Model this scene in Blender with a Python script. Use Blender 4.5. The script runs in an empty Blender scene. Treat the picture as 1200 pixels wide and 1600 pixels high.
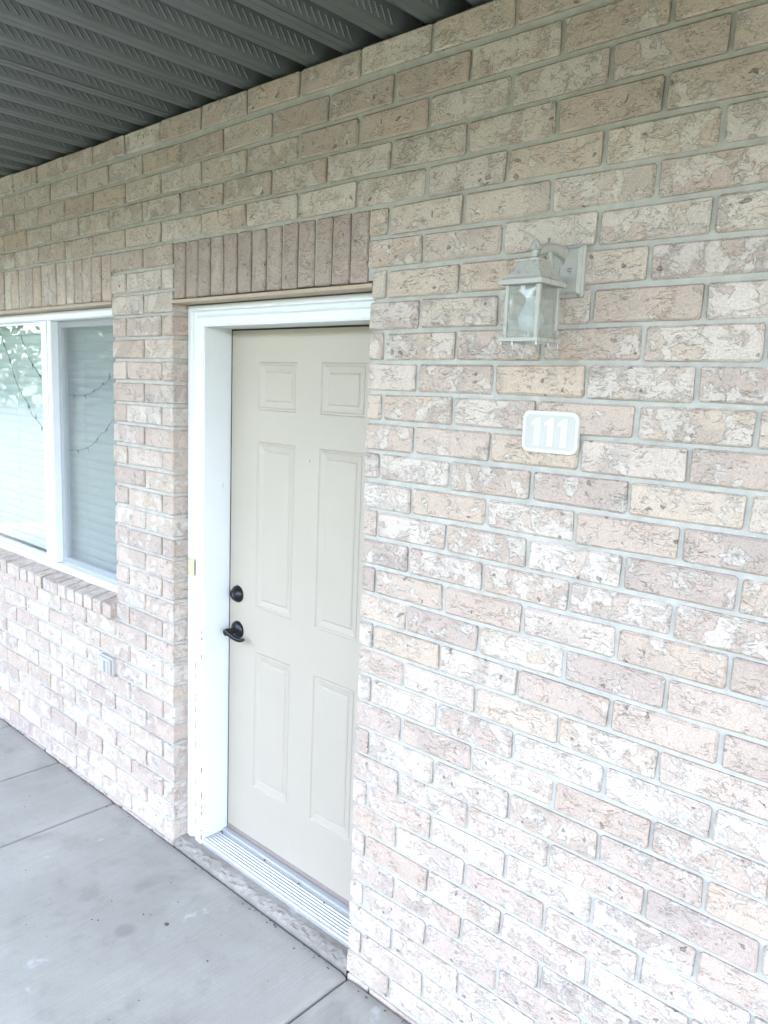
import bpy, math, random
from mathutils import Vector, Matrix, noise

random.seed(7)
sc = bpy.context.scene
COL = sc.collection
R = math.radians

# ------------------------------------------------------------------ camera
CAM = Vector((1.547, -1.629, 1.846))
YAW, PITCH, ROLL, FPX = R(-41.936), R(-8.864), R(2.320), 1214.1   # focal length in px of a 1200 px wide frame
fw = Vector((math.sin(YAW)*math.cos(PITCH), math.cos(YAW)*math.cos(PITCH), math.sin(PITCH)))
rt0 = Vector((math.cos(YAW), -math.sin(YAW), 0)); up0 = rt0.cross(fw)
rt = rt0*math.cos(ROLL) + up0*math.sin(ROLL); up = -rt0*math.sin(ROLL) + up0*math.cos(ROLL)
cd = bpy.data.cameras.new('camera'); cam = bpy.data.objects.new('camera', cd); COL.objects.link(cam)
cd.sensor_fit = 'HORIZONTAL'; cd.sensor_width = 36; cd.lens = 36*FPX/1200
cd.clip_start = 0.02; cd.clip_end = 500
cam.matrix_world = Matrix(((rt.x, up.x, -fw.x, CAM.x), (rt.y, up.y, -fw.y, CAM.y), (rt.z, up.z, -fw.z, CAM.z), (0, 0, 0, 1)))
sc.camera = cam

# ------------------------------------------------------------------ sky, sun, exposure
SUN_EL, SUN_AZ = R(50), R(-4)          # azimuth clockwise from +Y: the sun stands behind the building, the porch lies in its shade
w = bpy.data.worlds.new('World'); sc.world = w; w.use_nodes = True
nt = w.node_tree; bg = nt.nodes['Background']
sky = nt.nodes.new('ShaderNodeTexSky'); sky.sky_type = 'NISHITA'; sky.sun_disc = False
sky.sun_elevation = SUN_EL; sky.sun_rotation = SUN_AZ
sky.air_density = 1.0; sky.dust_density = 3.0; sky.ozone_density = 1.0
hs = nt.nodes.new('ShaderNodeHueSaturation'); hs.inputs['Saturation'].default_value = 0.68      # thin high cloud: a paler sky
nt.links.new(sky.outputs[0], hs.inputs['Color']); nt.links.new(hs.outputs[0], bg.inputs[0]); bg.inputs[1].default_value = 0.15
sd = bpy.data.lights.new('sun', 'SUN'); sun = bpy.data.objects.new('sun', sd); COL.objects.link(sun)
sd.energy = 0.8; sd.angle = R(12); sd.color = (1.0, 0.96, 0.91)
sdir = Vector((math.sin(SUN_AZ)*math.cos(SUN_EL), math.cos(SUN_AZ)*math.cos(SUN_EL), math.sin(SUN_EL)))
sun.rotation_euler = (-sdir).to_track_quat('-Z', 'Y').to_euler()
sc.view_settings.view_transform = 'Standard'; sc.view_settings.look = 'None'
sc.view_settings.gamma = 1; sc.view_settings.use_curve_mapping = False
sc.view_settings.exposure = 4.58
sc.cycles.max_bounces = 6; sc.cycles.diffuse_bounces = 3; sc.cycles.glossy_bounces = 3; sc.cycles.transmission_bounces = 4; sc.cycles.transparent_max_bounces = 12

# ------------------------------------------------------------------ mesh helpers
class MB:
    def __init__(s): s.v = []; s.f = []
    def add(s, vs, fs):
        o = len(s.v); s.v += [tuple(v) for v in vs]; s.f += [tuple(i+o for i in f) for f in fs]; return s
    def box(s, x0, x1, y0, y1, z0, z1):
        return s.add([(x0,y0,z0),(x1,y0,z0),(x1,y1,z0),(x0,y1,z0),(x0,y0,z1),(x1,y0,z1),(x1,y1,z1),(x0,y1,z1)],
                     [(0,3,2,1),(4,5,6,7),(0,1,5,4),(1,2,6,5),(2,3,7,6),(3,0,4,7)])
    def cham(s, x0, x1, y0, y1, z0, z1, b=.003, jit=0, rng=None):
        """box with chamfered edges (24 vertices, 44 triangles), corners optionally uneven"""
        lo = (x0,y0,z0); hi = (x1,y1,z1); vs = []; idx = {}
        for cx in (0,1):
            for cy in (0,1):
                for cz in (0,1):
                    c = (cx,cy,cz)
                    jb = [ (rng.uniform(-jit,jit) if jit else 0) for _ in range(3)]
                    bb = b*(rng.uniform(.6,1.7) if jit else 1)
                    for a in range(3):          # vertex lying in the face whose normal is axis a
                        p = []
                        for k in range(3):
                            e = hi[k] if c[k] else lo[k]; sg = -1 if c[k] else 1
                            p.append(e + (0 if k == a else sg*bb) + jb[k])
                        idx[(c,a)] = len(vs); vs.append(p)
        fs = []
        def q(l): fs.append(l)
        for a in range(3):
            k1, k2 = (a+1)%3, (a+2)%3
            for sgn in (0,1):
                loop = []
                for u, v in ((0,0),(1,0),(1,1),(0,1)):
                    c = [0,0,0]; c[a] = sgn; c[k1] = u; c[k2] = v; loop.append(idx[(tuple(c),a)])
                q(tuple(loop if sgn else loop[::-1]))
            for u in (0,1):                      # edges along axis a
                for v in (0,1):
                    c0 = [0,0,0]; c0[k1] = u; c0[k2] = v; c1 = list(c0); c1[a] = 1
                    c0, c1 = tuple(c0), tuple(c1)
                    l = (idx[(c0,k1)], idx[(c1,k1)], idx[(c1,k2)], idx[(c0,k2)])
                    q(l if (u ^ v) else l[::-1])
        for cx in (0,1):
            for cy in (0,1):
                for cz in (0,1):
                    c = (cx,cy,cz); l = tuple(idx[(c,a)] for a in range(3))
                    q(l if (cx+cy+cz)%2 else l[::-1])
        return s.add(vs, fs)
    def prism(s, prof, a0, a1, axis='x', cap=True):
        """closed 2-D profile swept along an axis; profile coordinates are the two other axes in order"""
        n = len(prof); vs = []
        for a in (a0, a1):
            for p, q in prof:
                vs.append((a,p,q) if axis == 'x' else (p,a,q) if axis == 'y' else (p,q,a))
        fs = [(i, (i+1)%n, n+(i+1)%n, n+i) for i in range(n)]
        if cap: fs += [tuple(range(n))[::-1], tuple(range(n, 2*n))]
        return s.add(vs, fs)
    def lathe(s, prof, c, axis='z', n=24):
        """profile of (radius, height) turned about an axis through c"""
        vs = []
        for r, h in prof:
            for k in range(n):
                a = 2*math.pi*k/n; x, y = r*math.cos(a), r*math.sin(a)
                vs.append((c[0]+x, c[1]+y, c[2]+h) if axis == 'z' else (c[0]+x, c[1]+h, c[2]+y) if axis == 'y' else (c[0]+h, c[1]+x, c[2]+y))
        m = len(prof); fs = [(j*n+k, j*n+(k+1)%n, (j+1)*n+(k+1)%n, (j+1)*n+k) for j in range(m-1) for k in range(n)]
        fs += [tuple(range(n))[::-1], tuple(range((m-1)*n, m*n))]
        return s.add(vs, fs)
    def tube(s, pts, rad, n=8):
        pts = [Vector(p) for p in pts]; vs = []; m = len(pts)
        rad = rad if hasattr(rad, '__len__') else [rad]*m
        ref = Vector((0,0,1)) if abs((pts[-1]-pts[0]).normalized().z) < .9 else Vector((1,0,0))
        for i, p in enumerate(pts):
            t = (pts[min(i+1,m-1)]-pts[max(i-1,0)]).normalized(); a = t.cross(ref).normalized(); b = t.cross(a)
            for k in range(n):
                an = 2*math.pi*k/n; rr = rad[i]
                rx, ry = rr if hasattr(rr, '__len__') else (rr, rr)
                vs.append(p + a*rx*math.cos(an) + b*ry*math.sin(an))
        fs = [(i*n+k, i*n+(k+1)%n, (i+1)*n+(k+1)%n, (i+1)*n+k) for i in range(m-1) for k in range(n)]
        fs += [tuple(range(n))[::-1], tuple(range((m-1)*n, m*n))]
        return s.add(vs, fs)
    def mesh(s, name, mat, smooth=False):
        me = bpy.data.meshes.new(name); me.from_pydata(s.v, [], s.f); me.materials.append(mat)
        import bmesh
        bm = bmesh.new(); bm.from_mesh(me); bmesh.ops.recalc_face_normals(bm, faces=bm.faces); bm.to_mesh(me); bm.free()
        if smooth:
            for p in me.polygons: p.use_smooth = True
            try: me.set_sharp_from_angle(angle=R(35))
            except Exception: pass
        return me
    def build(s, name, mat, parent=None, smooth=False, loc=None):
        return link(name, s.mesh(name, mat, smooth), parent, loc)

def link(name, me, parent=None, loc=None):
    o = bpy.data.objects.new(name, me); COL.objects.link(o)
    if parent: o.parent = parent
    if loc is not None: o.location = loc
    return o
def thing(name, label, cat, loc=(0,0,0), group=None):
    o = bpy.data.objects.new(name, None); COL.objects.link(o); o.empty_display_size = .1
    o['label'] = label; o['category'] = cat
    if group: o['group'] = group
    # parts are written in world coordinates: the empty sits at the base, parts keep their place
    o.location = loc
    return o
def part(o, parent):
    """parent keeping the world position the mesh was written in"""
    o.parent = parent
    base = Vector(parent.location)
    pp = parent.parent
    while pp: base += Vector(pp.location); pp = pp.parent
    o.location = Vector(o.location) - base
    return o
def structure(o): o['kind'] = 'structure'; return o
def stuff(o): o['kind'] = 'stuff'; return o
def tag(o, label, cat, group=None):
    o['label'] = label; o['category'] = cat
    if group: o['group'] = group
    return o

# ------------------------------------------------------------------ material helpers
class NT:
    def __init__(s, name):
        s.m = bpy.data.materials.new(name); s.m.use_nodes = True; s.t = s.m.node_tree
        s.b = s.t.nodes['Principled BSDF']; s.out = s.t.nodes['Material Output']
    def n(s, typ, **kw):
        nd = s.t.nodes.new(typ)
        for k, v in kw.items(): setattr(nd, k, v)
        return nd
    def set(s, sock, v):
        if isinstance(v, bpy.types.NodeSocket): s.t.links.new(v, sock)
        elif isinstance(v, (tuple, list)) and len(v) == 3 and sock.type == 'RGBA': sock.default_value = (*v, 1)
        else: sock.default_value = v
    def math(s, op, a, b=0.0, c=None, clamp=False):
        nd = s.n('ShaderNodeMath', operation=op); nd.use_clamp = clamp
        s.set(nd.inputs[0], a); s.set(nd.inputs[1], b)
        if c is not None: s.set(nd.inputs[2], c)
        return nd.outputs[0]
    def vmath(s, op, a, b):
        nd = s.n('ShaderNodeVectorMath', operation=op); s.set(nd.inputs[0], a); s.set(nd.inputs[1], b)
        return nd.outputs[0]
    def noise(s, vec, scale, detail=4, rough=.55, dist=0.0):
        nd = s.n('ShaderNodeTexNoise'); s.set(nd.inputs['Vector'], vec); nd.inputs['Scale'].default_value = scale
        nd.inputs['Detail'].default_value = detail; nd.inputs['Roughness'].default_value = rough; nd.inputs['Distortion'].default_value = dist
        return nd.outputs['Fac']
    def voronoi(s, vec, scale, feature='F1'):
        nd = s.n('ShaderNodeTexVoronoi', feature=feature); s.set(nd.inputs['Vector'], vec); nd.inputs['Scale'].default_value = scale
        return nd
    def ramp(s, fac, stops, interp='LINEAR'):
        nd = s.n('ShaderNodeValToRGB'); cr = nd.color_ramp; cr.interpolation = interp
        while len(cr.elements) < len(stops): cr.elements.new(.5)
        for e, (p, c) in zip(cr.elements, stops):
            e.position = p; e.color = (*c, 1) if isinstance(c, (tuple, list)) else (c, c, c, 1)
        s.set(nd.inputs[0], fac); return nd.outputs[0]
    def step(s, fac, a, b):
        nd = s.n('ShaderNodeMapRange', interpolation_type='SMOOTHSTEP'); s.set(nd.inputs[0], fac)
        nd.inputs[1].default_value = a; nd.inputs[2].default_value = b; return nd.outputs[0]
    def mix(s, fac, a, b, mode='MIX'):
        nd = s.n('ShaderNodeMix', data_type='RGBA', blend_type=mode)
        s.set(nd.inputs[0], fac); s.set(nd.inputs[6], a); s.set(nd.inputs[7], b); return nd.outputs[2]
    def obj(s): return s.n('ShaderNodeTexCoord').outputs['Object']
    def mapping(s, vec, scale=(1,1,1), rot=(0,0,0)):
        nd = s.n('ShaderNodeMapping'); s.set(nd.inputs[0], vec); nd.inputs['Scale'].default_value = scale; nd.inputs['Rotation'].default_value = rot
        return nd.outputs[0]
    def bump(s, h, strength=.5, dist=.004):
        nd = s.n('ShaderNodeBump'); s.set(nd.inputs['Height'], h); nd.inputs['Strength'].default_value = strength; nd.inputs['Distance'].default_value = dist
        s.t.links.new(nd.outputs[0], s.b.inputs['Normal'])
    def done(s, col=None, rough=None, metal=None, spec=None):
        if col is not None: s.set(s.b.inputs['Base Color'], col)
        if rough is not None: s.set(s.b.inputs['Roughness'], rough)
        if metal is not None: s.set(s.b.inputs['Metallic'], metal)
        if spec is not None: s.set(s.b.inputs['Specular IOR Level'], spec)
        return s.m

def brick_material(name='tumbled_brick', ramp=None, slurry=1.0):
    n = NT(name)
    rnd = n.math('FRACT', n.math('ADD', n.n('ShaderNodeObjectInfo').outputs['Random'], n.n('ShaderNodeAttribute', attribute_name='rnd').outputs['Fac']))
    comb = n.n('ShaderNodeCombineXYZ'); n.set(comb.inputs[0], n.math('MULTIPLY', rnd, 37.3)); n.set(comb.inputs[1], n.math('MULTIPLY', rnd, 91.7)); n.set(comb.inputs[2], n.math('MULTIPLY', rnd, 53.9))
    v = n.vmath('ADD', n.obj(), comb.outputs[0])
    r2 = n.math('FRACT', n.math('MULTIPLY', rnd, 17.77)); r3 = n.math('FRACT', n.math('MULTIPLY', rnd, 131.3)); r4 = n.math('FRACT', n.math('MULTIPLY', rnd, 57.1))
    body = n.ramp(rnd, ramp or [(0,(.425,.325,.264)),(.15,(.467,.382,.322)),(.3,(.408,.312,.257)),(.45,(.45,.352,.277)),(.6,(.482,.398,.337)),(.72,(.432,.336,.277)),(.86,(.38,.297,.252)),(1,(.447,.352,.293))])
    wp = n.n('ShaderNodeTexNoise'); n.set(wp.inputs['Vector'], v); wp.inputs['Scale'].default_value = 17; wp.inputs['Detail'].default_value = 3
    wv = n.vmath('ADD', v, n.vmath('MULTIPLY', wp.outputs['Color'], (.06,.05,.035)))
    nz = n.n('ShaderNodeTexNoise'); n.set(nz.inputs['Vector'], wv); nz.inputs['Scale'].default_value = 19; nz.inputs['Detail'].default_value = 7; nz.inputs['Roughness'].default_value = .66
    ch = n.n('ShaderNodeSeparateColor'); n.set(ch.inputs[0], nz.outputs['Color']); m1, m2, m3 = ch.outputs
    # dusky fired blotches and warmer sandy ones; how much differs from brick to brick
    col = n.mix(n.math('MULTIPLY', n.step(n.noise(wv, 8, 2, .5), .50, .60), n.math('MULTIPLY', r3, .5)), body, (.295,.238,.205))
    col = n.mix(n.math('MULTIPLY', n.step(m2, .53, .60), n.math('MULTIPLY', r4, .5)), col, (.46,.345,.265))
    # cream slurry dragged over the face, patchy, with a few pale raised rims
    th = n.math('SUBTRACT', m3, n.math('MULTIPLY', n.math('SUBTRACT', r2, .40), .17))
    smear = n.math('ADD', n.math('MULTIPLY', n.step(th, .50, .53), .55), n.math('MULTIPLY', n.step(th, .42, .62), .45))
    col = n.mix(n.math('MULTIPLY', smear, .45*slurry), col, (.565,.505,.45))
    edge = n.math('MULTIPLY', n.step(th, .50, .515), n.math('SUBTRACT', 1.0, n.step(th, .515, .535)))
    col = n.mix(n.math('MULTIPLY', n.math('MULTIPLY', edge, n.step(m2, .45, .52)), .6*slurry), col, (.70,.665,.61))
    # sandy grain
    g = n.noise(v, 240, 3, .75)
    col = n.mix(.65, col, n.ramp(g, [(.3,.36),(.7,.64)]), 'OVERLAY')
    # sparse chipped pits of different size
    vo = n.voronoi(n.vmath('ADD', v, n.vmath('MULTIPLY', n.vmath('ADD', nz.outputs['Color'], wp.outputs['Color']), (.05,.05,.04))), 36); sc3 = n.n('ShaderNodeSeparateColor'); n.set(sc3.inputs[0], vo.outputs['Color'])
    pit = n.math('MULTIPLY', n.math('SUBTRACT', 1.0, n.step(vo.outputs['Distance'], .14, .22)), n.step(n.math('ADD', sc3.outputs[0], n.math('MULTIPLY', r4, .12)), .93, .95))
    col = n.mix(n.math('MULTIPLY', pit, .75), col, (.19,.17,.145))
    fp = n.math('MULTIPLY', n.step(g, .64, .70), n.step(m1, .50, .58))
    col = n.mix(n.math('MULTIPLY', fp, .5), col, (.2,.17,.15))
    cr = n.noise(n.mapping(wv, (.55,1,2.2)), 30, 4, .7)
    crack = n.math('MULTIPLY', n.math('SUBTRACT', 1.0, n.step(n.math('ABSOLUTE', n.math('SUBTRACT', cr, .5)), .0, .016)), n.step(m2, .46, .56))
    col = n.mix(n.math('MULTIPLY', n.math('MULTIPLY', crack, n.step(r2, .25, .8)), .24), col, (.22,.19,.17))
    h = n.math('SUBTRACT', n.math('ADD', n.math('MULTIPLY', smear, .5), n.math('MULTIPLY', g, .35)), n.math('MULTIPLY', crack, .28))
    h = n.math('ADD', h, n.math('MULTIPLY', m1, 1.25)); h = n.math('SUBTRACT', h, n.math('MULTIPLY', pit, .8))
    n.bump(h, 1.0, .0055)
    return n.done(col, .92, spec=.2)

def mortar_material():
    n = NT('grey_mortar'); v = n.obj()
    a = n.noise(v, 30, 5, .6); g = n.noise(v, 420, 3, .7)
    col = n.ramp(a, [(.3,(.335,.315,.28)),(.7,(.425,.40,.358))]); col = n.mix(.5, col, n.ramp(g, [(.3,.4),(.7,.62)]), 'OVERLAY')
    n.bump(n.math('ADD', n.math('MULTIPLY', a, .8), n.math('MULTIPLY', g, .4)), .7, .004)
    return n.done(col, .95, spec=.2)

def concrete_material(name, c0, c1, stain, grit=.5):
    n = NT(name); v = n.obj()
    big = n.noise(v, 1.7, 5, .6, .4); mid = n.noise(v, 9, 5, .65); fine = n.noise(v, 330, 3, .75)
    col = n.ramp(big, [(.32,c0),(.68,c1)])
    col = n.mix(n.math('MULTIPLY', n.step(mid, .50, .78), .32), col, stain)
    col = n.mix(n.math('MULTIPLY', n.step(n.noise(n.vmath('ADD', v, (4,8,1)), 2.6, 4, .6, .5), .52, .66), .4), col, (stain[0]*1.15, stain[1]*1.1, stain[2]*1.02))
    # broom strokes across the slab
    br = n.noise(n.mapping(v, (120,2.5,1), (0,0,R(14))), 1.0, 3, .6)
    col = n.mix(.30, col, n.ramp(br, [(.3,.42),(.7,.58)]), 'OVERLAY')
    col = n.mix(grit, col, n.ramp(fine, [(.3,.40),(.7,.60)]), 'OVERLAY')
    # round drip stains and pale scuffs
    vo = n.voronoi(n.vmath('ADD', v, n.vmath('MULTIPLY', n.n('ShaderNodeTexNoise').outputs['Color'], (.06,.06,0))), 3.3)
    spot = n.math('SUBTRACT', 1.0, n.step(vo.outputs['Distance'], .06, .15)); sr = n.n('ShaderNodeSeparateColor'); n.set(sr.inputs[0], vo.outputs['Color'])
    col = n.mix(n.math('MULTIPLY', n.math('MULTIPLY', spot, n.step(sr.outputs[0], .62, .66)), .45), col, stain)
    pale = n.step(n.noise(n.vmath('ADD', v, (7,3,0)), 5.5, 4, .6), .66, .72)
    col = n.mix(n.math('MULTIPLY', pale, .35), col, (.5,.5,.49))
    vs = n.voronoi(v, 26); sr2 = n.n('ShaderNodeSeparateColor'); n.set(sr2.inputs[0], vs.outputs['Color'])
    speck = n.math('MULTIPLY', n.math('SUBTRACT', 1.0, n.step(vs.outputs['Distance'], .05, .09)), n.step(sr2.outputs[1], .93, .95))
    col = n.mix(n.math('MULTIPLY', speck, .7), col, (.08,.075,.07))
    n.bump(n.math('ADD', n.math('MULTIPLY', br, .35), n.math('ADD', n.math('MULTIPLY', mid, .5), n.math('MULTIPLY', fine, .25))), .35, .003)
    return n.done(col, .85, spec=.3)

def paint_material(name, c, rough=.45, wear=.0, weartone=(.3,.27,.22), grain=0.0, scale=9):
    n = NT(name); v = n.obj()
    a = n.noise(v, scale, 5, .6)
    col = n.mix(.25, c, n.ramp(a, [(.3,.45),(.7,.56)]), 'OVERLAY')
    if wear:
        fl = n.noise(n.mapping(v, (1.6,1.6,.35)), 46, 5, .7)
        col = n.mix(n.math('MULTIPLY', n.step(fl, .70-wear, .73-wear), .8), col, weartone)
    h = n.noise(v, 160, 3, .6)
    n.bump(n.math('ADD', h, n.math('MULTIPLY', a, .6)), .12+grain, .002)
    return n.done(col, rough, spec=.4)

def door_material():
    n = NT('cream_door_paint'); v = n.obj()
    a = n.noise(v, 2.2, 4, .6)
    col = n.mix(.22, (.352,.304,.244), n.ramp(a, [(.3,.44),(.7,.57)]), 'OVERLAY')
    mottle = n.noise(n.vmath('ADD', v, (2,1,5)), 24, 5, .7); sx = n.n('ShaderNodeSeparateXYZ'); n.set(sx.inputs[0], v)
    low = n.math('SUBTRACT', 1.0, n.step(sx.outputs[2], .05, .7))
    col = n.mix(n.math('MULTIPLY', n.math('MULTIPLY', n.step(mottle, .56, .72), n.math('ADD', n.math('MULTIPLY', low, .8), .25)), .6), col, (.33,.31,.28))  # greyer mottling, stronger towards the bottom of the door
    n.bump(n.math('ADD', n.noise(v, 210, 3, .6), n.math('MULTIPLY', n.noise(n.mapping(v, (9,1,1)), 30, 3, .6), .3)), .10, .0015)
    return n.done(col, .48, spec=.4)

def metal_material(name, c, rough, metal=1.0, sc_=40, streak=(1,1,1), var=.3):
    n = NT(name); v = n.mapping(n.obj(), streak)
    a = n.noise(v, sc_, 5, .65)
    col = n.mix(var, c, n.ramp(a, [(.3,.36),(.7,.64)]), 'OVERLAY')
    rg = n.math('ADD', n.math('MULTIPLY', a, .25), rough-.12)
    if name != 'mill_aluminium': n.bump(a, .12, .002)
    return n.done(col, rg, metal)

def glass_material(name, tint, ior=1.5, base=0.0):
    n = NT(name); t = n.t; t.nodes.remove(n.b)
    tr = n.n('ShaderNodeBsdfTransparent'); tr.inputs[0].default_value = (*tint, 1)
    gl = n.n('ShaderNodeBsdfGlossy'); gl.inputs['Roughness'].default_value = .004
    bp = n.n('ShaderNodeBump'); n.set(bp.inputs['Height'], n.noise(n.obj(), 3.5, 2, .5)); bp.inputs['Strength'].default_value = .03; bp.inputs['Distance'].default_value = .01
    t.links.new(bp.outputs[0], gl.inputs['Normal'])
    ge = n.n('ShaderNodeNewGeometry'); dt = n.n('ShaderNodeVectorMath', operation='DOT_PRODUCT')
    t.links.new(ge.outputs['Incoming'], dt.inputs[0]); t.links.new(ge.outputs['Normal'], dt.inputs[1])
    r0 = ((ior-1)/(ior+1))**2
    fz = n.math('POWER', n.math('SUBTRACT', 1.0, n.math('ABSOLUTE', dt.outputs['Value'])), 5.0)
    mx = n.n('ShaderNodeMixShader'); t.links.new(n.math('ADD', n.math('MULTIPLY', fz, 1-r0), r0, clamp=True), mx.inputs[0])
    t.links.new(tr.outputs[0], mx.inputs[1]); t.links.new(gl.outputs[0], mx.inputs[2])
    last = mx.outputs[0]
    if base:                                   # a film of dust on the pane
        df = n.n('ShaderNodeBsdfDiffuse'); df.inputs[0].default_value = (.42,.42,.39,1); m2 = n.n('ShaderNodeMixShader')
        t.links.new(n.math('MULTIPLY', n.ramp(n.noise(n.obj(), 30, 4, .6), [(.3,.5),(.7,1.4)]), base), m2.inputs[0]); t.links.new(last, m2.inputs[1]); t.links.new(df.outputs[0], m2.inputs[2]); last = m2.outputs[0]
    t.links.new(last, n.out.inputs[0])
    return n.m

def screen_material():
    n = NT('insect_screen'); t = n.t
    tr = n.n('ShaderNodeBsdfTransparent'); mx = n.n('ShaderNodeMixShader'); mx.inputs[0].default_value = .24
    n.done((.22,.225,.225), .7)
    t.links.new(tr.outputs[0], mx.inputs[1]); t.links.new(n.b.outputs[0], mx.inputs[2]); t.links.new(mx.outputs[0], n.out.inputs[0])
    return n.m

def leaf_material(name, c0, c1):
    n = NT(name); a = n.noise(n.obj(), 1.1, 4, .6)
    return n.done(n.ramp(a, [(.3,c0),(.7,c1)]), .6)

M = dict(
    brick=brick_material(), darkbrick=brick_material('brown_soldier_brick', [(0,(.335,.255,.215)),(.3,(.37,.288,.24)),(.6,(.315,.24,.205)),(1,(.355,.272,.228))], .30), mortar=mortar_material(),
    slab=concrete_material('walkway_concrete', (.248,.229,.196), (.326,.302,.262), (.148,.136,.12)),
    curb=concrete_material('rough_sill_concrete', (.165,.143,.12), (.29,.26,.225), (.085,.072,.06), .9),
    white=paint_material('white_trim_paint', (.64,.64,.63), .42),
    trimworn=paint_material('worn_white_trim_paint', (.62,.62,.61), .45, .02),
    vinyl=paint_material('white_window_vinyl', (.64,.65,.65), .35),
    shadedvinyl=paint_material('shaded_sash_vinyl', (.50,.51,.52), .4),  # window vinyl again, with the shade on the set-back sash put into the colour
    blind=paint_material('white_blind', (.48,.49,.475), .5),
    lintel=paint_material('tan_lintel_paint', (.36,.27,.20), .5, .06, (.22,.13,.08), .2, 22),
    door=door_material(), bronze=metal_material('dark_bronze', (.018,.017,.02), .32, .6, 60),
    brass=paint_material('yellowed_brass', (.50,.44,.27), .4),
    gasket=paint_material('dark_gasket', (.02,.019,.02), .7), sweep=paint_material('brown_door_sweep', (.22,.175,.15), .6),
    alu=metal_material('mill_aluminium', (.44,.44,.435), .45, .5, 60, (.15,1,1), .1),
    zinc=metal_material('galvanised_deck', (.145,.155,.152), .5, .5, 7, (1,.35,1), .5),
    lamp=paint_material('chipped_white_lamp_paint', (.335,.318,.28), .55, .12, (.15,.14,.12), .25, 40),
    screw=metal_material('grey_screw', (.3,.3,.3), .4, .9),
    bulb=paint_material('frosted_bulb', (.62,.64,.66), .25), sign=paint_material('cream_sign', (.40,.376,.342), .4),
    digit=paint_material('white_digit', (.495,.468,.43), .35), box=paint_material('white_box_plastic', (.37,.345,.33), .5),
    boxdark=paint_material('grey_box_recess', (.24,.23,.225), .5),
    wire=paint_material('dark_green_wire', (.03,.055,.04), .6), bulbclear=paint_material('tiny_light_bulb', (.25,.3,.27), .2),
    glass=glass_material('window_glass', (.95,.982,.968)), lampglass=glass_material('lantern_glass', (.94,.95,.93), 1.45, .24),
    screen=screen_material(), core=paint_material('wall_sheathing', (.25,.24,.22), .9), room=paint_material('room_plaster', (.45,.44,.42), .9),
    topping=concrete_material('deck_topping', (.3,.3,.29), (.36,.36,.35), (.2,.2,.2)),
    grass=leaf_material('lawn_green', (.045,.055,.026), (.08,.09,.045)),
    leaf=leaf_material('tree_leaf', (.04,.07,.026), (.075,.115,.045)), bark=paint_material('tree_bark', (.12,.09,.065), .9),
    asphalt=paint_material('asphalt', (.05,.05,.05), .9), carpaint=paint_material('white_car_paint', (.75,.76,.77), .2),
    carglass=paint_material('dark_car_glass', (.02,.025,.03), .08), tyre=paint_material('tyre_rubber', (.02,.02,.02), .8),
    chip=paint_material('bare_wood_chip', (.17,.135,.10), .9),
    grit=paint_material('dark_grit', (.06,.05,.042), .9),
)

# ------------------------------------------------------------------ measurements shared by the whole place
P, L = .084, .25017                       # course height and brick spacing
JX, JZ = .0100, .0115                     # joints
XL = -.996                                # left jamb of the door opening (right jamb is x = 0)
WX0, WX1 = -3.15, -1.427                  # window opening
GZ = -.010                                # walkway level
DECK = 2.779
def proj(p):
    d = Vector(p)-CAM; z = d.dot(fw)
    return (600+FPX*d.dot(rt)/z, 800-FPX*d.dot(up)/z, z)

# ------------------------------------------------------------------ setting: ground, walkway
g = MB(); N = 24
for i in range(N+1):
    for j in range(N+1): g.v.append((-150+300*i/N, -200+260*j/N, -.16))
g.f = [(i*(N+1)+j, (i+1)*(N+1)+j, (i+1)*(N+1)+j+1, i*(N+1)+j+1) for i in range(N) for j in range(N)]
structure(g.build('lawn', M['grass']))
structure(MB().box(-70, 40, -19, -13, -.2, -.145).build('car_park', M['asphalt']))
wk = structure(MB().box(-9, 4.5, -2.75, -.02, -.30, -.112).build('walkway', M['slab']))
JT = [-8.4, -6.9, -5.3, -3.9, -2.55, -1.985, -1.458, .012, 1.5, 3.0, 4.4]
for i in range(len(JT)-1):
    x0, x1 = JT[i]+.003, JT[i+1]-.003
    dz = GZ - (.004 if i >= 7 else 0)
    m = MB()                                                   # slab with tooled, slightly dished edges
    y0, y1 = -2.7, -.006
    xs = [x0, x0+.004, x0+.016, x0+.03, x0+(x1-x0)*.35, x0+(x1-x0)*.7, x1-.03, x1-.016, x1-.004, x1]; zs = [-.014,-.006,-.0022,0,0,0,0,-.0022,-.006,-.014]
    ys = [y0, y0+.02, -2, -1.3, -.7, -.3, -.05, y1-.012, y1-.003, y1]
    for a, x in enumerate(xs):
        for b, y in enumerate(ys):
            z = dz + zs[a] + (-.010 if b in (0, 9) else -.003 if b == 8 else 0) + .0025*noise.noise((x*1.3, y*1.3, 0))
            m.v.append((x, y, z))
    nb = len(ys)
    m.f = [(a*nb+b, (a+1)*nb+b, (a+1)*nb+b+1, a*nb+b+1) for a in range(len(xs)-1) for b in range(nb-1)]
    n0 = len(m.v); rim = [a*nb for a in range(len(xs))] + [(len(xs)-1)*nb+b for b in range(1,nb)] + [a*nb+nb-1 for a in range(len(xs)-2,-1,-1)] + [b for b in range(nb-2,0,-1)]
    for r in rim: m.v.append((m.v[r][0], m.v[r][1], -.11))
    k = len(rim); m.f += [(rim[q], rim[(q+1)%k], n0+(q+1)%k, n0+q) for q in range(k)]
    m.build('concrete_slab', M['slab'], wk, True)

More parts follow.
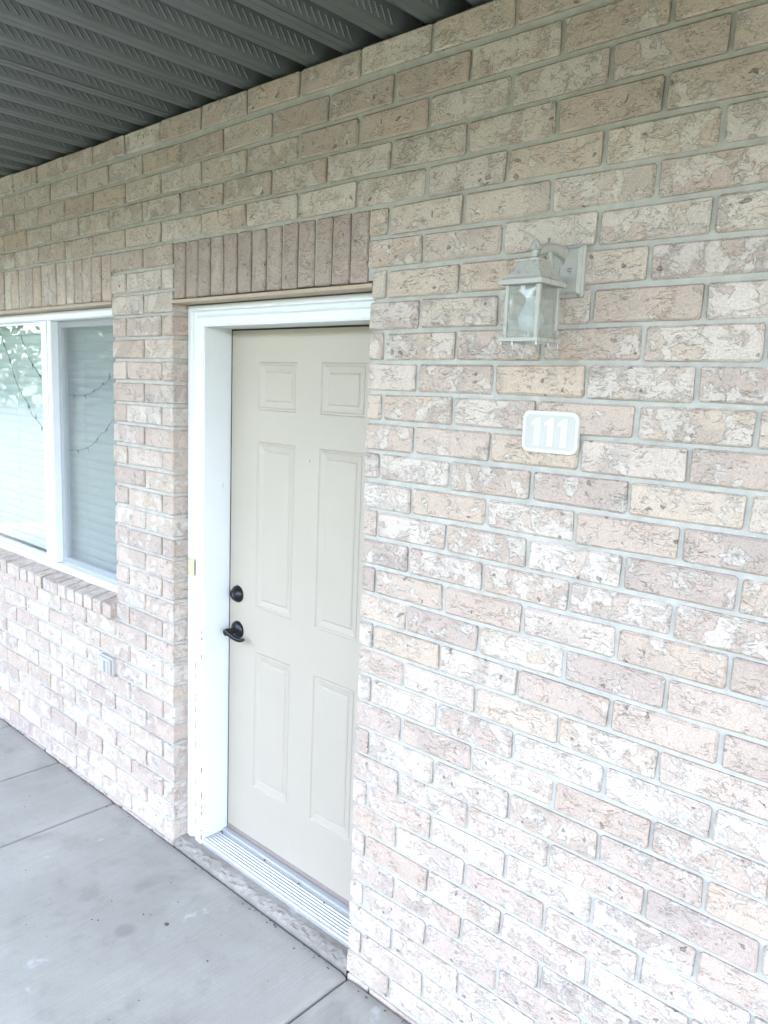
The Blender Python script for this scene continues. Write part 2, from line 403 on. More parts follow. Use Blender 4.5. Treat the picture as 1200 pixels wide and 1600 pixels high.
# ------------------------------------------------------------------ brick wall
wall = thing('brick_wall', 'tan tumbled brick wall with grey mortar around the door and window', 'wall')
mo = MB()
RY0, RY1 = .0095, .092
for x0, x1, z0, z1 in ((.006,3.2,-.12,2.150),(-6.2,3.2,2.150,2.768),(WX1+.006,XL-.006,-.12,2.150),(WX0-.006,WX1+.006,-.12,.846),(-6.2,WX0-.006,-.12,2.150)):
    mo.box(x0, x1, RY0, RY1, z0, z1)
mo.build('mortar', M['mortar'], wall)
co = MB()
for x0, x1, z0, z1 in ((.03,3.2,-.12,2.078),(-6.2,3.2,2.13,2.772),(-1.45,-.93,-.12,2.13),(-3.12,-1.45,-.12,.90),(-6.2,-3.12,-.12,2.13),(-.93,.03,2.078,2.13)):
    co.box(x0, x1, .095, .26, z0, z1)
co.build('wall_core', M['core'], wall)

bricks = []                                # (x0, x1, z0, z1)
for r in range(-5, 29):
    z0 = (27-r)*P; z1 = z0+P-JZ if r > -5 else 2.777
    off = -.0655 if r % 2 else .061
    if r == 28: off += .04
    segs = [(-6.1, 3.1)]
    def cut(a, b):
        global segs
        out = []
        for s, e in segs:
            if b <= s or a >= e: out.append((s, e)); continue
            if a > s: out.append((s, a))
            if b < e: out.append((b, e))
        segs = out
    if r in (0, 1): cut(-.9945, -.0155)
    if r >= 2: cut(XL, 0)
    if 0 <= r <= 17: cut(WX0, WX1 if r > 1 else -1.434)
    for k in range(-26, 14):
        a = off+k*L; b = a+L-JX
        for s, e in segs:
            c, d = max(a, s), min(b, e)
            if s == 0 and a < 0: c = 0
            if d-c > .022: bricks.append((c, d, z0, z1))
def px_area(b):
    q = [proj((x, 0, z)) for x, z in ((b[0],b[2]),(b[1],b[2]),(b[1],b[3]),(b[0],b[3]))]
    if any(p[2] < .1 for p in q): return 0
    q = [(min(1200,max(0,p[0])), min(1600,max(0,p[1]))) for p in q]
    return abs(sum(q[i][0]*q[(i+1)%4][1]-q[(i+1)%4][0]*q[i][1] for i in range(4)))/2
bricks.sort(key=px_area, reverse=True)
cache = {}
rng = random.Random(3)
rest = MB(); rest_r = []
DEPTH = .089
for i, (x0, x1, z0, z1) in enumerate(bricks):
    cx, cz = (x0+x1)/2, (z0+z1)/2
    prot = rng.gauss(0, .0009); tilt = rng.gauss(0, .0016)
    if i < 300:
        key = round(x1-x0, 3), rng.randrange(10)
        if key not in cache:
            wd = x1-x0
            cache[key] = MB().cham(-wd/2, wd/2, 0, DEPTH, -(z1-z0)/2, (z1-z0)/2, .0040, .0019, rng).mesh('brick', M['brick'])
        o = link('brick', cache[key], wall, (cx, prot, cz)); o.rotation_euler = (0, rng.gauss(0, .0035), tilt*.8)
    else:
        n0 = len(rest.f)
        rest.cham(x0, x1, prot, DEPTH+prot, z0, z1, .0042, .0013, rng)
        rest_r += [rng.random()]*(len(rest.f)-n0)
ro = stuff(rest.build('brick', M['brick'], wall))
at = ro.data.attributes.new('rnd', 'FLOAT', 'FACE'); at.data.foreach_set('value', rest_r)
# soldier courses over door and window, each on a steel angle
def soldier(x1, pitch, n, z0, z1, wob, mt):
    for k in range(n):
        b = x1-k*pitch; a = b-pitch+.0088
        me = MB().cham(-(b-a)/2, (b-a)/2, 0, DEPTH, -(z1-z0)/2, (z1-z0)/2, .0036, .0014, rng).mesh('soldier_brick', M[mt])
        o = link('soldier_brick', me, wall, ((a+b)/2, rng.gauss(0, wob), (z0+z1)/2)); o.rotation_euler = (0, rng.gauss(0, .005), 0)
soldier(-.0175, .0751, 13, 2.146, 2.340, .0008, 'darkbrick')
soldier(-1.436, .0788, 22, 2.160, 2.340, .0022, 'brick')
def lintel(x0, x1, z):
    prof = [(-.002,z+.004),(-.0005,z),(.066,z),(.066,z+.01),(.002,z+.011),(-.002,z+.011)]
    MB().prism(prof, x0, x1).build('lintel', M['lintel'], wall)
lintel(XL-.004, .004, 2.130)
lintel(WX0+.002, WX1-.002, 2.145)
# rowlock sill: bricks on edge, sloping outward, ends proud of the wall
for k in range(22):
    b = -1.4225-k*.0805; a = b-.0805+.0125; wd = b-a; q = lambda s=.0011: rng.gauss(0, s)
    yf, zf, zb = -.033+q(.002), .906+q(), .926+q()
    prof = [(yf+.003,.846),(yf,.850),(yf-.001,zf-.004),(yf+.004,zf),(.072,zb),(.076,.86)]
    m = MB().prism(prof, -wd/2, wd/2)
    o = link('sill_brick', m.mesh('sill_brick', M['brick']), wall, ((a+b)/2, 0, 0)); o.rotation_euler = (0, q(.003), q(.008))
MB().prism([(-.006,.850),(-.006,.884),(.068,.903),(.068,.850)], WX0, -1.4245).build('sill_mortar', M['mortar'], wall)

# ------------------------------------------------------------------ rooms behind (closed, unlit)
rm = MB(); rm.box(-6.2, 3.2, 3.2, 3.3, -.12, 2.8); rm.box(-6.3, -6.2, .0, 3.3, -.12, 2.8); rm.box(3.2, 3.3, .0, 3.3, -.12, 2.8); rm.box(-6.2, 3.2, .26, 3.2, -.12, -.02)
structure(rm.build('room_walls', M['room']))

# ------------------------------------------------------------------ steel deck overhead
deck = thing('steel_deck', 'ribbed grey galvanised steel deck forming the ceiling over the walkway', 'ceiling', (0, 0, DECK))
PIT, DP = .1507, .043
LF, TF = .058, .050                       # low flange, high flange; the rest is sloping web
WB = (PIT-LF-TF)/2
DY0, DY1 = -2.15, .085
sheet_ribs = 6
x_first = -.427 - 4*PIT + LF/2 - PIT*sheet_ribs*8     # a seam sits on the rib at about x = -1.0
def deck_profile(nribs):
    pr = []; x = 0
    for k in range(nribs):
        pr += [(x, 0), (x+WB, DP), (x+WB+TF, DP), (x+2*WB+TF, 0)]
        # shallow stiffener in the low flange
        xl = x+2*WB+TF
        pr += [(xl+LF*.42, 0), (xl+LF*.5, .0018), (xl+LF*.58, 0)] if k < nribs-1 else [(xl+LF*.42, 0), (xl+LF*.5, .0018), (xl+LF*.58, 0), (xl+LF+.001, -.0004)]
        x += PIT
    return pr
def deck_sheet():
    pr = deck_profile(sheet_ribs); m = MB(); n = len(pr)
    ys = [DY0, DY0+.6, DY0+1.2, DY1]
    for y in ys:
        for x, z in pr: m.v.append((x, y, z))
    m.f = [(j*n+i, j*n+i+1, (j+1)*n+i+1, (j+1)*n+i) for j in range(len(ys)-1) for i in range(n-1)]
    n1 = len(m.v)                           # sheet thickness
    for y in ys:
        for x, z in pr: m.v.append((x, y, z+.0012))
    m.f += [tuple(n1+q for q in f[::-1]) for f in m.f]
    # side lap: a turned lip under the last flange
    xl = PIT*sheet_ribs
    m.box(xl-.016, xl+.001, DY0, -.003, -.0030, -.0012)
    return m.mesh('deck_panel', M['zinc'])
def emboss_mesh():
    m = MB()
    for k in range(sheet_ribs):
        for side in (0, 1):
            x0 = k*PIT + (0 if side == 0 else 2*WB+TF); sx = 1 if side == 0 else -1
            y = DY0+.02
            ang = .62
            while y < -.03:
                # a slanted dimple pressed out of the web
                for t0, t1, wdt, hh in ((.2,.75,0.0055,.0030),):
                    pts = []
                    for t, dy in ((t0, -.011), (t1, .011)):
                        for s, lift in ((-1, 0), (0, 1), (1, 0)):
                            px = x0+sx*WB*t; pz = DP*t
                            nx, nz = sx*DP, -WB; nl = math.hypot(nx, nz)
                            pts.append((px+nx/nl*lift*hh, y+dy*(-1.4 if side == 0 else 1.4)+s*wdt, pz+nz/nl*lift*hh))
                    m.add(pts, [(0,1,4,3),(1,2,5,4),(0,2,1),(3,4,5)])
                y += .0256
    return m.mesh('embossing', M['zinc'])
sh, em = deck_sheet(), emboss_mesh()
for s in range(13):
    x = x_first+s*PIT*sheet_ribs
    if x > 3.6: break
    o = link('deck_panel', sh, deck, (x, 0, 0)); e = stuff(link('embossing', em, o, (0, 0, 0)))
tp = MB().box(x_first-.2, 4.2, DY0, 3.4, DP+.004, DP+.14).build('slab_topping', M['topping'], deck)
eb = MB().box(x_first-.2, 4.2, DY0-.012, DY0-.002, -.03, DP+.16).build('edge_angle', M['zinc'], deck)

# ------------------------------------------------------------------ concrete sill strip under the door
cs = MB(); nx, ny = 110, 10
for i in range(nx+1):
    x = XL+.0008+(-.0012-XL)*i/nx
    for j in range(ny+1):
        t = j/ny; y = .002+.066*t
        zz = -.004 + .016*min(1, t*2.2)**.7
        rough_ = .0150*max(0, 1-abs(t-.22)/.42)
        nz = noise.noise((x*55, y*70, 1.7)); nz2 = noise.noise((x*16, y*20, 4))
        zz += rough_*(nz*.9+nz2*.6) + .0012*noise.noise((x*90, y*90, 9))
        yy = y + (.004*noise.noise((x*30, 2, 5)) if j < 2 else 0)
        cs.v.append((x, max(yy, -.004), zz))
cs.f = [(i*(ny+1)+j, (i+1)*(ny+1)+j, (i+1)*(ny+1)+j+1, i*(ny+1)+j+1) for i in range(nx) for j in range(ny)]
n0 = len(cs.v)
for i in range(nx+1): cs.v.append((cs.v[i*(ny+1)][0], cs.v[i*(ny+1)][1], -.11))
cs.f += [(i*(ny+1), n0+i, n0+i+1, (i+1)*(ny+1)) for i in range(nx)]
o = cs.build('concrete_sill', M['curb']); tag(o, 'rough chipped concrete strip between walkway slab and metal threshold', 'sill')
MB().box(XL+.0008, -.0004, .068, .26, -.12, .004).build('concrete_base', M['curb'], o)

# ------------------------------------------------------------------ threshold
th = thing('threshold', 'fluted aluminium threshold at the foot of the cream door', 'threshold', (-.45, .12, .01))
prof = [(.063,.008),(.0635,.024),(.066,.0285),(.070,.0300)]
y = .074
for k in range(6):
    prof += [(y,.0312),(y+.0030,.0348),(y+.0080,.0348),(y+.0105,.0312)]; y += .0128
prof += [(y+.002,.0325),(y+.006,.0335),(.1600,.0340)]
prof2 = [(.1602,.0300),(.1604,.0375),(.164,.040),(.182,.0415),(.185,.038),(.240,.038),(.240,.006)]
part(MB().prism(prof+[(.1600,.008)], -.884, .02).build('fluted_plate', M['alu']), th)
part(MB().prism(prof2+[(.1602,.006)], -.884, .02).build('raised_strip', M['alu']), th)
for x, y in ((-.874,.150),(-.862,.146),(-.60,.152),(-.40,.150),(-.255,.140)):
    part(MB().lathe([(.0035,0),(.0035,.001),(.001,.0016)], (x, y, .0352), 'z', 10).build('screw', M['gasket']), th)

# ------------------------------------------------------------------ door frame
fr = thing('door_frame', 'white painted wood frame with brick moulding around the cream door', 'door frame', (-.45, .1, 0))
XJ, YD, ZH = -.886, .185, 2.050            # jamb face, door face plane, head soffit
mp = [(XL+.001,.094),(XL+.001,.071),(XL+.004,.066),(XL+.028,.063),(XL+.031,.066),(XL+.034,.075),(XL+.046,.080),(XL+.057,.076),(XL+.061,.066),(XL+.066,.0630),(XL+.100,.0605),(XL+.105,.0625),(XL+.105,.094)]
nm_ = len(mp); HS = .72
lo = [(x, y, -.008) for x, y in mp]; hi = [(x, y, 2.1285+(XL-x)*HS) for x, y in mp]
m = MB().add(lo+hi, [(i,(i+1)%nm_,nm_+(i+1)%nm_,nm_+i) for i in range(nm_)]+[tuple(range(nm_)), tuple(range(nm_,2*nm_))])
part(m.build('side_moulding', M['trimworn']), fr)
lo = [(x+.0006, y, 2.1285+(XL-x)*HS) for x, y in mp]; hi = [(.03, y, 2.1285+(XL-x)*HS) for x, y in mp]
m = MB().add(lo+hi, [(i,(i+1)%nm_,nm_+(i+1)%nm_,nm_+i) for i in range(nm_)]+[tuple(range(nm_)), tuple(range(nm_,2*nm_))])
part(m.build('head_moulding', M['white']), fr)
part(MB().box(XJ-.018, XJ, .0655, .262, .012, ZH+.02).build('side_jamb', M['trimworn']), fr)
part(MB().box(-.016, .028, .096, .262, .012, ZH+.02).build('side_jamb', M['white']), fr)
part(MB().box(XJ+.0005, -.0165, .0655, .262, ZH, ZH+.027).build('head_jamb', M['white']), fr)
part(MB().box(XJ+.0005, XJ+.007, .186, .235, .038, ZH-.0005).build('weatherstrip', M['gasket']), fr)
part(MB().box(XJ+.0075, -.017, .187, .235, ZH-.006, ZH-.0005).build('weatherstrip', M['gasket']), fr)
o = part(MB().cham(XL+.012, XL+.050, .0595, .0665, 1.108, 1.176, .003).build('brass_plate', M['brass']), fr)
o['label'] = 'small yellowed brass plate on the outer moulding'
pc = MB(); rc = random.Random(5)
for xx, yy, zt in ((XL+.0605,.0655,1.0),(XL+.1052,.0615,.95)):
    z = .03
    while z < zt:
        ln = rc.uniform(.004,.030); wd = rc.uniform(.0010,.0024)
        if rc.random() < .6*(1.1-z): pc.box(xx-wd, xx+wd, yy-.0016, yy+.0012, z, z+ln)
        z += ln+rc.uniform(.004,.03)
stuff(part(pc.build('paint_chips', M['chip']), fr))

# ------------------------------------------------------------------ door
dr = thing('entry_door', 'cream six panel steel entry door with dark bronze deadbolt and lever', 'door', (-.45, .2, .04))
DX0, DX1, DZ0, DZ1 = XJ+.0075, -.018, .050, ZH-.0065
PX = ((-.722,-.512),(-.390,-.180)); PZ = ((.283,.838),(1.010,1.643),(1.757,1.931))
m = MB()
xs = [DX0, *PX[0], *PX[1], DX1]; zs = [DZ0]+[z for p in PZ for z in p]+[DZ1]
for i in range(5):
    for j in range(7):
        if i in (1, 3) and j in (1, 3, 5): continue
        m.add([(xs[i],YD,zs[j]),(xs[i+1],YD,zs[j]),(xs[i+1],YD,zs[j+1]),(xs[i],YD,zs[j+1])], [(0,1,2,3)])
m.add([(DX0,YD,DZ0),(DX1,YD,DZ0),(DX1,YD,DZ1),(DX0,YD,DZ1),(DX0,YD+.044,DZ0),(DX1,YD+.044,DZ0),(DX1,YD+.044,DZ1),(DX0,YD+.044,DZ1)],
      [(0,4,5,1),(1,5,6,2),(2,6,7,3),(3,7,4,0),(4,7,6,5)])
part(m.build('slab', M['door']), dr)
for a, b in PX:
    for c, d in PZ:
        m = MB(); rings = [(0,0),(.004,.0042),(.009,.0052),(.0125,.0022),(.0150,.0030),(.034,.0068),(.0365,.0042),(.040,.0030)]
        for ins, dep in rings: m.v += [(a+ins,YD+dep,c+ins),(b-ins,YD+dep,c+ins),(b-ins,YD+dep,d-ins),(a+ins,YD+dep,d-ins)]
        for r in range(len(rings)-1):
            m.f += [(4*r+k, 4*r+(k+1)%4, 4*r+4+(k+1)%4, 4*r+4+k) for k in range(4)]
        q = 4*(len(rings)-1); m.f.append((q, q+1, q+2, q+3))
        part(m.build('panel', M['door']), dr)
part(MB().prism([(YD-.002,.043),(YD-.0035,.058),(YD-.001,.060),(YD+.02,.060),(YD+.02,.043)], DX0, DX1).build('door_sweep', M['sweep']), dr)
db = part(MB().lathe([(.0335,0),(.0335,-.004),(.031,-.010),(.0245,-.019),(.021,-.0225),(.0185,-.022),(.0165,-.0245)], (-.828, YD-.0003, 1.043), 'y', 32).build('deadbolt', M['bronze'], None, True), dr)
part(MB().box(-.8288, -.8272, YD-.0262, YD-.0246, 1.036, 1.050).build('keyhole', M['screw']), db)
lv = part(MB().lathe([(.0350,0),(.0350,-.004),(.032,-.010),(.024,-.015),(.015,-.018),(.0125,-.040),(.0145,-.056),(.013,-.062),(.008,-.065)], (-.826, YD-.0003, .899), 'y', 32).build('lever_handle', M['bronze'], None, True), dr)
lp = [(-.838,YD-.055,.901),(-.822,YD-.057,.900),(-.805,YD-.056,.895),(-.788,YD-.054,.888),(-.770,YD-.050,.883),(-.756,YD-.045,.882),(-.747,YD-.039,.884),(-.744,YD-.032,.885)]
part(MB().tube(lp, [.007,(.0085,.011),(.008,.011),(.0068,.010),(.006,.009),(.0055,.008),(.005,.007),.004], 12).build('lever_arm', M['bronze'], None, True), lv)
part(MB().lathe([(.0055,0),(.0055,-.002),(.0035,-.0035)], (-.441, YD-.0002, 1.597), 'y', 16).build('peephole', M['sign']), dr)

# ------------------------------------------------------------------ window
wn = thing('sliding_window', 'white vinyl sliding window with screened right sash above the brick sill', 'window', (-2.2, .09, .92))
FZ0, FZ1 = .918, 2.142
FX0, FX1 = WX0+.004, -1.436
f = MB()
f.prism([(.058,FZ1),(.058,FZ1-.030),(.066,FZ1-.036),(.13,FZ1-.036),(.13,FZ1)], FX0, FX1)
f.prism([(.058,FZ0),(.058,FZ0+.022),(.066,FZ0+.031),(.13,FZ0+.034),(.13,FZ0)], FX0, FX1)
part(f.build('frame', M['vinyl']), wn)
part(MB().prism([(FX1,.058),(FX1-.030,.058),(FX1-.036,.066),(FX1-.036,.13),(FX1,.13)], FZ0+.0345, FZ1-.0365, 'z').build('frame_side', M['vinyl']), wn)
part(MB().prism([(FX0,.058),(FX0+.030,.058),(FX0+.036,.066),(FX0+.036,.13),(FX0,.13)], FZ0+.0345, FZ1-.0365, 'z').build('frame_side', M['vinyl']), wn)
part(MB().prism([(-2.200,.068),(-2.205,.061),(-2.150,.0605),(-2.150,.066),(-2.138,.066),(-2.138,.0605),(-2.116,.0605),(-2.112,.066),(-2.112,.128),(-2.200,.128)], FZ0+.0345, FZ1-.0365, 'z').build('mullion', M['vinyl']), wn)
gx0, gx1, gz0, gz1 = FX0+.0365, -2.2005, FZ0+.0345, FZ1-.0365
fb = MB()                                  # glazing bead of the fixed light
fb.box(gx0, gx1, .078, .096, gz1-.010, gz1); fb.box(gx0, gx1, .078, .096, gz0, gz0+.012); fb.box(gx0, gx0+.01, .078, .096, gz0+.012, gz1-.010); fb.box(gx1-.01, gx1, .078, .096, gz0+.012, gz1-.010)
part(fb.build('glazing_bead', M['vinyl']), wn)
part(MB().box(gx0+.0105, gx1-.0105, .086, .089, gz0+.0125, gz1-.0105).build('fixed_pane', M['glass']), wn)
sx0, sx1 = -2.1115, FX1-.0365
sf = MB(); SB = .030
sf.box(sx0, sx1, .100, .124, gz1-SB, gz1); sf.box(sx0, sx1, .100, .124, gz0, gz0+SB); sf.box(sx0, sx0+SB+.004, .100, .124, gz0+SB, gz1-SB); sf.box(sx1-SB, sx1, .100, .124, gz0+SB, gz1-SB)
part(sf.build('sliding_sash', M['shadedvinyl']), wn)
part(MB().box(sx0+SB+.0045, sx1-SB-.0005, .111, .114, gz0+SB+.0005, gz1-SB-.0005).build('sash_pane', M['glass']), wn)
part(MB().box(sx0+.006, sx1-.004, .0955, .0962, gz0+.004, gz1-.004).build('insect_screen', M['screen']), wn)
# blind
bl = thing('window_blind', 'closed white horizontal slat blind hanging behind the window glass', 'blind', (-2.2, .17, .93))
part(MB().box(FX0+.05, FX1-.045, .150, .185, FZ1-.085, FZ1-.040).build('headrail', M['blind']), bl)
BX0, BX1 = FX0+.05, FX1-.045; SP = .0425
sl = MB().prism([(.0005,-.0208),(-.0048,-.005),(-.0052,.008),(-.001,.0212),(.0012,.0212),(-.0030,.008),(-.0028,-.005),(.0027,-.0208)], BX0, BX1).mesh('slat', M['blind'])
z = FZ1-.105; zc = []
while z > FZ0+.05:
    o = link('slat', sl, None, (0, .166+rng.gauss(0, .0006), z)); o.rotation_euler = (rng.gauss(0, .03), 0, 0); part(o, bl); z -= SP
for x in (-1.62, -1.98, -2.34, -2.72, -3.0):
    part(MB().tube([(x,.157,FZ1-.085),(x,.157,FZ0+.045)], .0011, 6).build('ladder_cord', M['blind']), bl)
part(MB().cham(BX0, BX1, .155, .178, FZ0+.036, FZ0+.05, .003).build('bottom_rail', M['blind']), bl)
# string of little lights between glass and blind
ls = thing('light_string', 'dark green string of small festive lights draped behind the window glass', 'string lights', (-2.2, .135, 1.5))
runs = [[(-2.86,2.07),(-2.815,2.014),(-2.784,1.97),(-2.729,1.90),(-2.658,1.793),(-2.573,1.724),(-2.496,1.657),(-2.413,1.612),(-2.361,1.57),(-2.27,1.535),(-2.151,1.513),(-2.096,1.50),(-2.01,1.512),(-1.915,1.531),(-1.813,1.574),(-1.793,1.597),(-1.734,1.627),(-1.667,1.674),(-1.56,1.76),(-1.50,1.83)],
        [(-2.60,2.06),(-2.578,2.009),(-2.55,1.963),(-2.479,1.91),(-2.42,1.868),(-2.368,1.845),(-2.26,1.80),(-2.154,1.776),(-2.084,1.765),(-2.03,1.764),(-1.937,1.77),(-1.845,1.79),(-1.767,1.816),(-1.728,1.841),(-1.671,1.865),(-1.58,1.93),(-1.50,2.0)]]
for rn in runs:
    fine_ = []
    for (x0, z0), (x1, z1) in zip(rn, rn[1:]):
        for t in (0, .5): fine_.append((x0+(x1-x0)*t+rng.gauss(0,.002), .136+rng.gauss(0,.001), z0+(z1-z0)*t+rng.gauss(0,.003)))
    part(MB().tube(fine_, .0014, 6).build('wire', M['wire']), ls)
    acc = 0
    for i in range(1, len(fine_)-1):
        acc += (Vector(fine_[i])-Vector(fine_[i-1])).length
        if acc > .075:
            acc = 0; p = Vector(fine_[i]); d = Vector((rng.uniform(-.8,.8), 0, rng.choice((-1,-1,.6)))).normalized()
            b = part(MB().tube([p, p+d*.012], .0035, 6).build('bulb_socket', M['wire']), ls)
            part(MB().tube([p+d*.012, p+d*.022, p+d*.028], [.0026,.0022,.0006], 6).build('bulb', M['bulbclear']), b)

# ------------------------------------------------------------------ wall lantern
lt = thing('wall_lantern', 'weathered white square wall lantern with clear bulb above the number plate', 'lantern', (.612, 0, 2.13))
LX, LY = .612, -.136
def frus(m, c, z0, h0, z1, h1):
    vs = [(c[0]+sx*h, c[1]+sy*h, z) for z, h in ((z0,h0),(z1,h1)) for sx, sy in ((-1,-1),(1,-1),(1,1),(-1,1))]
    return m.add(vs, [(0,1,5,4),(1,2,6,5),(2,3,7,6),(3,0,4,7),(3,2,1,0),(4,5,6,7)])
m = MB().cham(.562, .662, -.012, .004, 2.071, 2.186, .003); part(m.build('back_plate', M['lamp']), lt)
m = MB(); m.add([(.562+i, y, 2.071+i) for i, y in ((.004,-.0122),(.012,-.019))] , [])
m = MB(); a = .0095
vs = [(x, y, z) for i, y in ((.005,-.0123),(.011,-.0205)) for x, z in ((.562+i,2.071+i),(.662-i,2.071+i),(.662-i,2.186-i),(.562+i,2.186-i))]
m.add(vs, [(0,1,5,4),(1,2,6,5),(2,3,7,6),(3,0,4,7),(4,5,6,7)]); bp = part(m.build('plate_boss', M['lamp']), lt)
for x in (.592, .632): part(MB().lathe([(.0045,0),(.0045,-.003),(.002,-.005)], (x, -.0206, 2.130), 'y', 12).build('screw', M['screw']), lt)
arm = [(LX,-.018,2.168),(LX,-.05,2.172),(LX,-.085,2.170),(LX,-.115,2.160),(LX,LY,2.148)]
part(MB().tube(arm, [(.013,.016),(.010,.012),(.009,.011),(.009,.011),(.008,.010)], 12).build('arm', M['lamp'], None, True), lt)
part(MB().tube([(LX,-.019,2.098),(LX,-.045,2.110),(LX,-.07,2.135),(LX,-.082,2.165)], [(.008,.010),(.007,.008),(.006,.007),(.006,.007)], 10).build('scroll_brace', M['lamp'], None, True), lt)
rf = MB()
for z0, h0, z1, h1 in ((2.081,.0525,2.0905,.0525),(2.0905,.0500,2.097,.0430),(2.097,.0430,2.1025,.0405),(2.1025,.0375,2.132,.0225),(2.132,.0245,2.136,.0245)): frus(rf, (LX,LY), z0, h0, z1, h1)
rfo = part(rf.build('roof', M['lamp']), lt)
part(MB().lathe([(.012,2.136),(.012,2.140),(.0085,2.143),(.0085,2.156),(.0125,2.158),(.0125,2.162),(.0105,2.168),(.006,2.176),(.002,2.181)], (LX,LY,0), 'z', 20).build('finial', M['lamp'], None, True), rfo)
hb = .0425
for sx in (-1,1):
    for sy in (-1,1):
        cx, cy = LX+sx*(hb-.004), LY+sy*(hb-.004)
        part(MB().cham(cx-.0042, cx+.0042, cy-.0042, cy+.0042, 1.970, 2.081, .001).build('post', M['lamp']), lt)
ba = MB(); ba.box(LX-.049, LX+.049, LY-.049, LY-.040, 1.9625, 1.9700); ba.box(LX-.049, LX+.049, LY+.040, LY+.049, 1.9625, 1.9700); ba.box(LX-.049, LX-.040, LY-.040, LY+.040, 1.9625, 1.97); ba.box(LX+.040, LX+.049, LY-.040, LY+.040, 1.9625, 1.97)
part(ba.build('base_rim', M['lamp']), lt)
for sx, sy in ((-1,-1),(1,-1),(1,1),(-1,1),(-.35,-1),(1,.1)):
    part(MB().lathe([(.003,-.008),(.003,0)], (LX+sx*.044, LY+sy*.044, 1.9620), 'z', 10).build('foot_screw', M['screw']), lt)
q = hb-.006
for nm, bx in (('front',(LX-q,LX+q,LY-hb+.003,LY-hb+.005)),('back',(LX-q,LX+q,LY+hb-.005,LY+hb-.003)),('left',(LX-hb+.003,LX-hb+.005,LY-q,LY+q)),('right',(LX+hb-.005,LX+hb-.003,LY-q,LY+q))):
    part(MB().box(*bx, 1.971, 2.0805).build('pane', M['lampglass']), lt)
part(MB().lathe([(.0150,2.060),(.0150,2.081)], (LX,LY,0), 'z', 16).build('lamp_socket', M['lamp']), lt)
part(MB().lathe([(.013,2.0595),(.0135,2.052),(.016,2.044),(.0235,2.030),(.0285,2.017),(.0290,2.008),(.026,1.997),(.019,1.989),(.010,1.9855),(.002,1.985)], (LX,LY,0), 'z', 28).build('light_bulb', M['bulb'], None, True), lt)

# ------------------------------------------------------------------ number plate 111
sg = thing('house_number_sign', 'pale rounded number plate reading 111 on the brick below the lantern', 'sign', (.604, 0, 1.765))
def rrect(x0, x1, z0, z1, r, n=6):
    pts = []
    for cx, cz, a0 in ((x1-r,z1-r,0),(x0+r,z1-r,90),(x0+r,z0+r,180),(x1-r,z0+r,270)):
        for k in range(n+1): a = R(a0+90*k/n); pts.append((cx+r*math.cos(a), cz+r*math.sin(a)))
    return pts
def plate(m, o, y0, y1): return m.prism([(x, z) for x, z in o], y0, y1, 'y')
part(plate(MB(), rrect(.531,.678,1.7165,1.8135,.017), -.0105, .001).build('plate', M['digit'], None), sg)
part(plate(MB(), rrect(.539,.670,1.7245,1.8055,.012), -.0112, -.0107).build('face', M['sign'], None), sg)
for k in range(3):
    x = .5535+k*.0355
    dg = [(x+.010,1.7325),(x+.027,1.7325),(x+.027,1.7985),(x+.016,1.7985),(x+.0015,1.7870),(x+.0015,1.7780),(x+.010,1.7830)]
    part(plate(MB(), dg, -.0122, -.0113).build('digit', M['digit']), sg)

# ------------------------------------------------------------------ low white cover box
bx = thing('outlet_cover', 'small white weatherproof outlet box low on the brick pier below the sill', 'outlet', (-1.49, 0, .62))
part(MB().cham(-1.545, -1.4365, -.016, .002, .583, .660, .003).build('back_box', M['box']), bx)
part(MB().cham(-1.541, -1.4405, -.030, -.0162, .587, .656, .004).build('lid', M['box']), bx)
part(MB().cham(-1.528, -1.478, -.036, -.0302, .594, .648, .002).build('lid_panel', M['box']), bx)
part(MB().cham(-1.4735, -1.4655, -.0335, -.0302, .596, .646, .001).build('latch', M['boxdark']), bx)
part(MB().cham(-1.4625, -1.4460, -.0350, -.0302, .594, .648, .002).build('hinge_cover', M['box']), bx)

# ------------------------------------------------------------------ grit on the slab
gm = MB(); gr = random.Random(11)
spots = [(-.60,-.28),(-.93,-.62),(-.40,-.55),(-.8,-.45),(-.15,-.2)]+[(gr.uniform(-1.9,.5), -abs(gr.gauss(.0,.5))-.02) for _ in range(46)]+[(gr.uniform(-1.9,.6), -gr.uniform(.008,.03)) for _ in range(90)]
for i, (x, y) in enumerate(spots):
    s = .009 if i == 0 else gr.uniform(.0015,.0042); a = gr.uniform(0,6)
    vs = [(x+s*(1+.5*gr.random())*math.cos(a+k*1.257), y+s*.7*(1+.5*gr.random())*math.sin(a+k*1.257), GZ-.001) for k in range(5)]
    gm.add(vs+[(x, y, GZ+s*.5)], [(k,(k+1)%5,5) for k in range(5)])
stuff(gm.build('grit', M['grit']))

